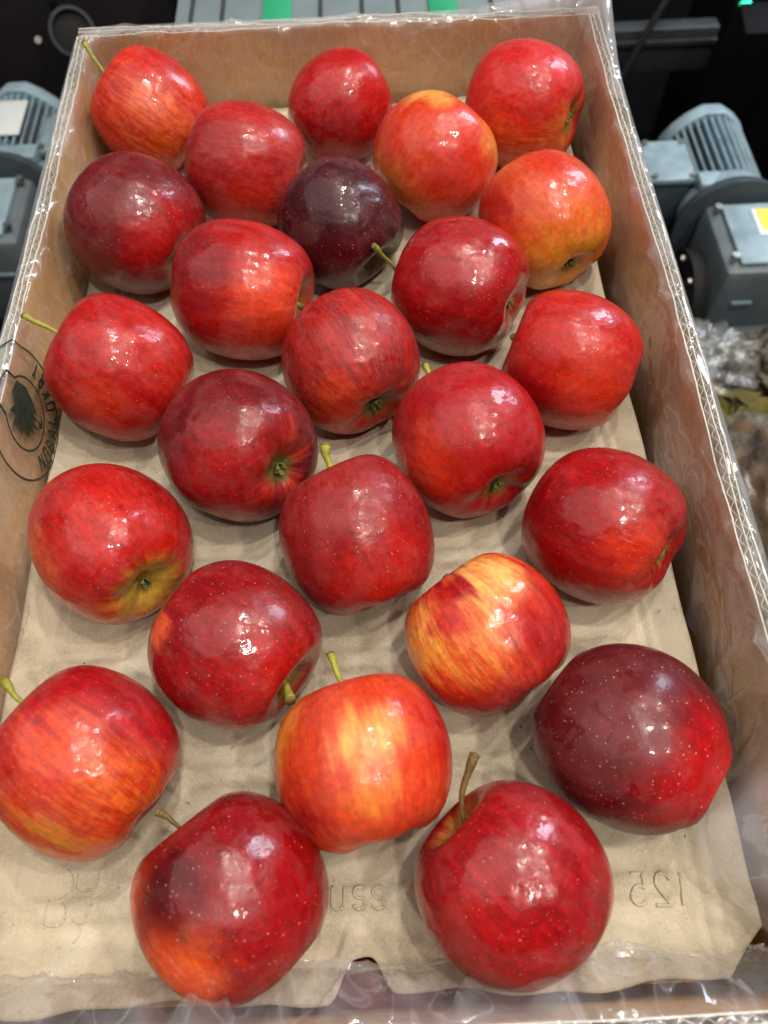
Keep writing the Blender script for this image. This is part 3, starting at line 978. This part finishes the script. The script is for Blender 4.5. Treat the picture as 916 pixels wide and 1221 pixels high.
    at = o.data.attributes.new('layers', 'FLOAT', 'POINT')
    at.data.foreach_set('value', LAY)
    tag(o, 'crinkled clear plastic liner draped over the rim of the carton', 'plastic liner')
    return o


film = liner()


# printed emblem on the film of the left wall: two rings, a feathery figure, lettering between the rings
EC = (0.2545, 0.0312)


def on_film(a, b):
    """a along the wall, b up the wall and then over the rim"""
    if b < HR - 0.002:
        return (XL + 0.0050 - 0.0030 * max(0, b) / HR, a, b)
    e = b - (HR - 0.002)
    return (XL + 0.0020 - e * 0.85, a, HR + 0.0046)


def annulus(r0, r1, n=96, wob=0.0):
    V, F = [], []
    for i in range(n):
        t = 2 * math.pi * i / n
        for r in (r0, r1):
            V.append(on_film(EC[0] + r * math.cos(t), EC[1] + r * math.sin(t)))
    for i in range(n):
        j = (i + 1) % n
        F.append((2 * i, 2 * i + 1, 2 * j + 1, 2 * j))
    return V, F


emb = mobj('printed_emblem', *annulus(0.0325, 0.0338), M_INK, film)
emb['label'] = 'dark green printed ring emblem on the film over the left wall'
mobj('inner_ring', *annulus(0.0178, 0.0190), M_INK, emb)


def poly_sub(pts, name):
    """flat printed shape, subdivided through triangulation in strips"""
    bm = bmesh.new()
    vs = [bm.verts.new((p[0], p[1], 0)) for p in pts]
    bm.faces.new(vs)
    bmesh.ops.triangulate(bm, faces=bm.faces)
    bmesh.ops.subdivide_edges(bm, edges=bm.edges, cuts=3, use_grid_fill=True)
    for v in bm.verts:
        v.co = on_film(EC[0] + v.co.x, EC[1] + v.co.y)
    me = bpy.data.meshes.new(name)
    bm.to_mesh(me)
    bm.free()
    me.materials.append(M_INK)
    o = bpy.data.objects.new(name, me)
    COL.objects.link(o)
    o.parent = emb
    return o


bird = [(0.011, 0.013), (0.013, 0.004), (0.010, -0.004), (0.006, -0.010), (0.0045, -0.006), (0.003, -0.0125), (0.001, -0.007), (-0.001, -0.0135), (-0.0028, -0.007),
        (-0.005, -0.012), (-0.0058, -0.005), (-0.009, -0.008), (-0.0088, -0.001), (-0.012, -0.001), (-0.0095, 0.004), (-0.012, 0.008), (-0.006, 0.0075), (-0.007, 0.013), (-0.001, 0.010), (0.004, 0.0145)]
poly_sub(bird, 'emblem_figure')
poly_sub([(0.0005, -0.0140), (0.0045, -0.0118), (0.0040, -0.0145), (0.0075, -0.0128), (0.0060, -0.0160), (0.0020, -0.0165)], 'emblem_mark')
# lettering: strokes as thin flat bars set round the lower arc
GLY = {'L': [((0, 1), (0, 0)), ((0, 0), (.55, 0))], 'O': [((0, 0), (0, 1)), ((0, 1), (.6, 1)), ((.6, 1), (.6, 0)), ((.6, 0), (0, 0))], 'K': [((0, 0), (0, 1)), ((0, .45), (.6, 1)), ((.12, .5), (.6, 0))],
       'A': [((0, 0), (.3, 1)), ((.3, 1), (.6, 0)), ((.12, .35), (.48, .35))], 'N': [((0, 0), (0, 1)), ((0, 1), (.6, 0)), ((.6, 0), (.6, 1))], 'R': [((0, 0), (0, 1)), ((0, 1), (.55, .9)), ((.55, .9), (.5, .5)), ((.5, .5), (0, .5)), ((.2, .5), (.6, 0))],
       'B': [((0, 0), (0, 1)), ((0, 1), (.5, .85)), ((.5, .85), (.4, .52)), ((0, .52), (.4, .52)), ((.4, .52), (.58, .2)), ((.58, .2), (0, 0))], 'Y': [((0, 1), (.3, .5)), ((.6, 1), (.3, .5)), ((.3, .5), (.3, 0))]}
word = 'NOBALOKRY'
for q, ch in enumerate(word):
    ang = math.radians(236 + q * 15.5)
    V, F = [], []
    for (p0, p1) in GLY[ch]:
        for s in range(3):
            pass
        d = Vector((p1[0] - p0[0], p1[1] - p0[1]))
        nrm = Vector((-d.y, d.x)).normalized() * 0.115
        b0 = len(V)
        for (pp, sg) in ((p0, 1), (p0, -1), (p1, -1), (p1, 1)):
            lx = (pp[0] + nrm.x * sg - 0.3) * 0.0062
            ly = (pp[1] + nrm.y * sg) * 0.0085
            rr = 0.0308 - ly
            aa = ang + lx / 0.027
            x, y, z = on_film(EC[0] + rr * math.cos(aa), EC[1] + rr * math.sin(aa))
            V.append((x + 0.00002 * len(V), y, z))
        F.append((b0, b0 + 1, b0 + 2, b0 + 3))
    mobj('printed_letter', V, F, M_INK, emb)


# ---------------------------------------------------------------- conveyor under the carton
conv = empty('belt_conveyor', (0.02, 0.5, -0.85))
tag(conv, 'grey belt conveyor with green bands that the carton stands on', 'conveyor')
c0 = Vector((0.02, 0.5, -0.85))
BZ = ZB - 0.0042
MB().box(Vector((0.02, 0.45, BZ - 0.008)) - c0, (0.362, 2.6, 0.012), 0.002).build('belt', M_BELT, conv)
for gx in (-0.062, 0.098):
    MB().box(Vector((gx, 1.26, BZ - 0.0005)) - c0, (0.028, 0.96, 0.0022), 0.0006).build('green_band', M_GREEN, conv)
for gx in (-0.145, -0.115, -0.02, 0.02, 0.055, 0.145, 0.175):
    MB().box(Vector((gx, 1.26, BZ - 0.0012)) - c0, (0.004, 0.96, 0.0016), 0.0004).build('belt_groove_strip', M_ALU, conv)
for sx in (-1, 1):
    MB().box(Vector((0.02 + sx * 0.175, 0.45, BZ - 0.075)) - c0, (0.02, 2.6, 0.09), 0.003).build('side_rail', M_BLACK, conv)
    for yy in (-0.4, 0.5, 1.4):
        MB().box(Vector((0.02 + sx * 0.172, yy, -0.50)) - c0, (0.05, 0.05, 0.70), 0.004).build('leg', M_BLACK, conv)


# ---------------------------------------------------------------- gear motors
def motor(loc, mirror, label, sticker):
    root = empty('gear_motor', loc)
    tag(root, label, 'motor', 'gear motors beside the conveyor')
    # local: y = shaft axis away from viewer, origin under the body on the axis
    R_ = 0.062
    b = lambda mb, nm, mt, par=root, sm=30: mb.build(nm, mt, par, sm, mirror)
    # fan cover: octagonal-rounded hood
    m = MB()
    n = 16
    prof = []
    for (yy, k) in ((0.112, 1.03), (0.130, 1.05), (0.138, 0.99), (0.142, 0.80)):
        ring = []
        for q in range(n):
            a = 2 * math.pi * (q + 0.5) / n
            rr = R_ * k * (1.0 + 0.045 * math.cos(4 * a))
            ring.append(m.bm.verts.new((rr * math.cos(a), yy, rr * math.sin(a))))
        prof.append(ring)
    for A, B in zip(prof, prof[1:]):
        for q in range(n):
            m.bm.faces.new((A[q], A[(q + 1) % n], B[(q + 1) % n], B[q]))
    m.bm.faces.new(prof[-1])
    m.bm.faces.new(prof[0][::-1])
    b(m, 'fan_cover', M_BLUE, root, 40)
    b(MB().cyl((0, -0.005, 0), (0, 0.113, 0), R_ * 0.78, n=40), 'stator_body', M_BLUED)  # dark body colour stands in for the shade between the fins
    for q in range(26):
        a = math.radians(-35 + q * 10)
        rot = Matrix.Rotation(-a, 3, 'Y') if False else Matrix.Rotation(math.pi / 2 - a, 3, 'Y')
        c = Vector((math.cos(a), 0, math.sin(a))) * R_ * 0.88
        b(MB().box((c.x, 0.054, c.z), (0.0024, 0.116, R_ * 0.22), 0.0006, rot), 'cooling_fin', M_BLUE)
    # terminal box on the left flank of the motor
    tb = b(MB().box((-0.082, 0.035, -0.004), (0.062, 0.080, 0.085), 0.006), 'terminal_box', M_BLUED)
    b(MB().box((-0.082, 0.035, 0.0445), (0.068, 0.086, 0.011), 0.004), 'terminal_lid', M_BLUE, tb)
    for (dx, dy) in ((-0.027, -0.036), (0.027, -0.036), (-0.027, 0.036), (0.027, 0.036)):
        b(MB().cyl((-0.082 + dx, 0.035 + dy, 0.049), (-0.082 + dx, 0.035 + dy, 0.0535), 0.0045, n=12), 'lid_screw', M_STEEL, tb)
    b(MB().cyl((-0.115, 0.02, -0.01), (-0.14, 0.02, -0.01), 0.011, n=16), 'cable_gland', M_RUB, tb)
    # flange bell
    b(MB().cyl((0, -0.030, 0), (0, -0.004, 0), R_ * 1.12, R_ * 0.98, n=40, bev=0.003), 'flange', M_BLUE)
    b(MB().box((-0.035, -0.017, 0.048), (0.034, 0.030, 0.022), 0.004), 'flange_lug', M_BLUE)
    b(MB().cyl((0, -0.052, 0), (0, -0.030, 0), R_ * 1.28, R_ * 1.14, n=40, bev=0.003), 'bell_housing', M_BLUED)
    # gearbox
    gb = b(MB().box((0.012, -0.120, -0.030), (0.125, 0.135, 0.150), 0.012), 'gearbox', M_GREY)
    b(MB().box((0.018, -0.120, 0.0478), (0.098, 0.112, 0.008), 0.003), 'cover_plate', M_BLUE, gb)
    for (dx, dy) in ((-0.038, -0.046), (0.074, -0.046), (-0.038, 0.046), (0.074, 0.046)):
        b(MB().cyl((dx, -0.120 + dy, 0.0515), (dx, -0.120 + dy, 0.058), 0.0058, n=6), 'cover_bolt', M_STEEL, gb)
    if not sticker:
        b(MB().box((0.004, 0.052, R_ * 1.005), (0.056, 0.078, 0.003), 0.001), 'glare_plate', M_PAPER)  # added white plate standing in for the overexposed top of the body
    if sticker:
        b(MB().box((0.032, -0.102, 0.0526), (0.052, 0.050, 0.0008)), 'white_label', M_PAPER, gb)
        b(MB().box((0.026, -0.098, 0.0536), (0.028, 0.040, 0.0008)), 'yellow_label', M_YEL, gb)
    hub = b(MB().ring((-0.050, -0.125, -0.045), (-0.072, -0.125, -0.045), 0.056, 0.026), 'output_hub', M_RUB, gb)
    b(MB().cyl((-0.045, -0.125, -0.045), (-0.066, -0.125, -0.045), 0.018, n=20, bev=0.002), 'output_shaft', M_BRASS, gb)
    for q in range(6):
        a = q * math.pi / 3
        b(MB().cyl((-0.072, -0.125 + 0.044 * math.cos(a), -0.045 + 0.044 * math.sin(a)), (-0.077, -0.125 + 0.044 * math.cos(a), -0.045 + 0.044 * math.sin(a)), 0.005, n=6), 'hub_bolt', M_STEEL, gb)
    for zz in (-0.01, -0.075):
        b(MB().box((-0.012, -0.1885, zz), (0.028, 0.004, 0.006), 0.001), 'casting_rib', M_BLUE, gb)
    # foot that carries the gearbox down to the floor
    b(MB().box((0.012, -0.10, -0.105 - (loc[2] + 0.85 - 0.105) / 2), (0.09, 0.10, loc[2] + 0.85 - 0.105), 0.004), 'pedestal', M_BLACK, root)
    return root


motor((0.535, 0.945, -0.455), False, 'blue-grey gear motor with a yellow sticker right of the carton', True)
motor((-0.505, 1.035, -0.430), True, 'pale blue-grey gear motor partly in view left of the carton', False)

# ---------------------------------------------------------------- dark machine parts behind
mf = empty('machine_frame', (0.65, 1.45, -0.85))
tag(mf, 'black steel machine frame behind the right gear motor', 'machine frame')
o_ = Vector((0.65, 1.45, -0.85))
MB().box(Vector((0.66, 1.30, -0.60)) - o_, (0.10, 0.06, 0.50), 0.004, Matrix.Rotation(0.25, 3, 'X')).build('post', M_BLACK, mf)
MB().box(Vector((0.47, 1.36, -0.47)) - o_, (0.32, 0.03, 0.075), 0.003).build('crossbar', M_ALU, mf)
MB().box(Vector((0.47, 1.343, -0.455)) - o_, (0.32, 0.006, 0.010), 0.001).build('crossbar_lip', M_ALU, mf)
MB().box(Vector((0.84, 1.55, -0.60)) - o_, (0.30, 0.20, 0.50), 0.01).build('cabinet', M_BLACK, mf)
lm, lnt, lb = new_mat('green_indicator')
lb.inputs['Base Color'].default_value = (0.02, 0.5, 0.25, 1)
lb.inputs['Emission Color'].default_value = (0.05, 1.0, 0.5, 1)
lb.inputs['Emission Strength'].default_value = 3.0
MB().cyl(Vector((0.708, 1.455, -0.462)) - o_, Vector((0.704, 1.432, -0.448)) - o_, 0.009, 0.008, n=16).build('indicator_light', lm, mf)
MB().cyl(Vector((0.63, 1.262, -0.415)) - o_, Vector((0.63, 1.255, -0.41)) - o_, 0.006, n=12).build('bolt', M_STEEL, mf)

lf = empty('drive_guard', (-0.55, 1.5, -0.85))
tag(lf, 'dark brown machine panel with a black pulley behind the left gear motor', 'machine panel')
o2 = Vector((-0.55, 1.5, -0.85))
MB().box(Vector((-0.62, 1.50, -0.62)) - o2, (0.60, 0.03, 0.46), 0.004).build('panel', M_DARKBR, lf)
MB().box(Vector((-0.505, 1.44, -0.62)) - o2, (0.016, 0.02, 0.46), 0.002).build('panel_strip', M_BLACK, lf)
pl = MB().cyl(Vector((-0.460, 1.36, -0.405)) - o2, Vector((-0.452, 1.33, -0.385)) - o2, 0.036, n=40, bev=0.003).build('pulley', M_RUB, lf)
MB().ring(Vector((-0.452, 1.33, -0.385)) - o2, Vector((-0.450, 1.322, -0.380)) - o2, 0.036, 0.031).build('pulley_rim', M_ALU, pl)
MB().cyl(Vector((-0.560, 1.455, -0.468)) - o2, Vector((-0.560, 1.445, -0.46)) - o2, 0.006, n=14).build('bolt', M_STEEL, lf)


def cable(pts, r, label):
    P = [Vector(p) for p in pts]
    out = []
    for i in range(len(P) - 1):
        a, b, c, d = P[max(i - 1, 0)], P[i], P[i + 1], P[min(i + 2, len(P) - 1)]
        for q in range(8):
            t = q / 8
            out.append(0.5 * ((2 * b) + (c - a) * t + (2 * a - 5 * b + 4 * c - d) * t * t + (3 * b - a - 3 * c + d) * t ** 3))
    out.append(P[-1])
    V, F = tube(out, [r] * len(out), 8)
    o = mobj('cable', V, F, M_RUB, None, smooth=True)
    tag(o, label, 'cable', 'cables behind the carton')


cable([(0.40, 1.30, -0.85), (0.41, 1.28, -0.62), (0.47, 1.30, -0.47), (0.53, 1.34, -0.36), (0.60, 1.40, -0.33)], 0.006, 'black cable crossing in front of the grey crossbar')
cable([(0.36, 1.2, -0.85), (0.38, 1.18, -0.66), (0.44, 1.16, -0.56), (0.50, 1.02, -0.52), (0.42, 0.965, -0.466)], 0.006, 'black cable looping to the terminal box of the right motor')
cable([(-0.47, 1.42, -0.30), (-0.485, 1.40, -0.40), (-0.49, 1.40, -0.60), (-0.50, 1.40, -0.85)], 0.004, 'thin dark cable hanging before the brown panel at left')

# ---------------------------------------------------------------- litter on a low shelf to the right of the carton
rnd = random.Random(5)
sh = empty('low_shelf', (0.50, 0.50, -0.85))
tag(sh, 'dark low shelf carrying litter right of the carton', 'shelf')
MB().box((0, 0, 0.330), (0.36, 0.66, 0.012), 0.003).build('shelf_board', M_GREY, sh)
for sx in (-0.16, 0.16):
    for sy in (-0.31, 0.31):
        MB().box((sx, sy, 0.161), (0.03, 0.03, 0.322), 0.003).build('leg', M_BLACK, sh)


def crumple(name, c, s, amp, seed, mat, label, cat, nu=72, nv=40, freq=3.0):
    V, F = [], []
    for j in range(nv + 1):
        th = math.pi * j / nv
        for i in range(nu):
            ph = 2 * math.pi * i / nu
            p = Vector((math.sin(th) * math.cos(ph), math.sin(th) * math.sin(ph), math.cos(th)))
            a = mnoise.noise(p * freq + Vector((seed, 0, 0)))
            b = 1 - abs(mnoise.noise(p * freq * 2.3 + Vector((0, seed, 0)))) * 2
            r = 1 + amp * a + amp * 0.5 * b
            V.append((p.x * s[0] * r, p.y * s[1] * r, max(p.z * s[2] * r, -s[2] * 0.62)))
    for j in range(nv):
        for i in range(nu):
            F.append((j * nu + i, (j + 1) * nu + i, (j + 1) * nu + (i + 1) % nu, j * nu + (i + 1) % nu))
    o = mobj(name, V, F, mat, None, smooth=True, loc=(c[0], c[1], c[2]))
    tag(o, label, cat)
    return o


M_BROWN = plain('brown_packing_paper', (124, 92, 56), 0.45, var=0.35, scale=40, bump=0.5, bdist=0.004)
ZS = -0.85 + 0.3362
pk = crumple('crumpled_bag', (0.470, 0.400, ZS + 0.064), (0.085, 0.125, 0.10), 0.22, 3.0, M_BROWN, 'crumpled brown bag in clear film right of the carton', 'bag')
cf = crumple('bag_film', (0, 0, 0), (0.090, 0.132, 0.106), 0.24, 3.0, M_BAG, None, None)
cf.parent = pk
crumple('crumpled_film', (0.455, 0.670, ZS + 0.026), (0.065, 0.055, 0.042), 0.35, 8.0, M_BAG, 'ball of crumpled clear film below the right gear motor', 'plastic film', freq=4)
crumple('crumpled_paper', (0.56, 0.665, ZS + 0.024), (0.06, 0.05, 0.038), 0.35, 12.0, plain('dull_brown_paper', (84, 72, 58), 0.5, var=0.4, scale=50), 'dull brown crumpled paper below the right gear motor', 'paper', freq=4)
# dried leaves
M_LEAF = plain('dried_leaf', (104, 92, 34), 0.75, var=0.5, scale=30, bump=0.4)
V, F = [], []
for q in range(420):
    cx, cy = rnd.gauss(0, 0.055), rnd.gauss(0, 0.045)
    cz = max(0.004, 0.055 - 8 * (cx * cx + cy * cy)) * rnd.random() + 0.006
    a, tl, sz = rnd.uniform(0, 6.28), rnd.uniform(-0.5, 0.5), rnd.uniform(0.012, 0.024)
    e1 = Vector((math.cos(a), math.sin(a), tl)) * sz
    e2 = Vector((-math.sin(a), math.cos(a), rnd.uniform(-.4, .4))) * sz * 0.42
    c = Vector((cx, cy, cz + 0.004))
    up = Vector((0, 0, sz * 0.25))
    pts = [c - e1, c - e1 * .4 - e2 + up, c + e1 * .4 - e2 + up, c + e1, c + e1 * .4 + e2 + up, c - e1 * .4 + e2 + up, c]
    pts = [Vector((p.x, p.y, max(0.0005, p.z))) for p in pts]
    b0 = len(V)
    V += pts
    F += [(b0 + 6, b0 + k, b0 + (k + 1) % 6) for k in range(6)]
lv = mobj('dried_leaves', V, F, M_LEAF, None, loc=(0.475, 0.555, ZS))
tag(lv, 'heap of dried olive-brown leaves beside the crumpled bag', 'leaves', kind='stuff')
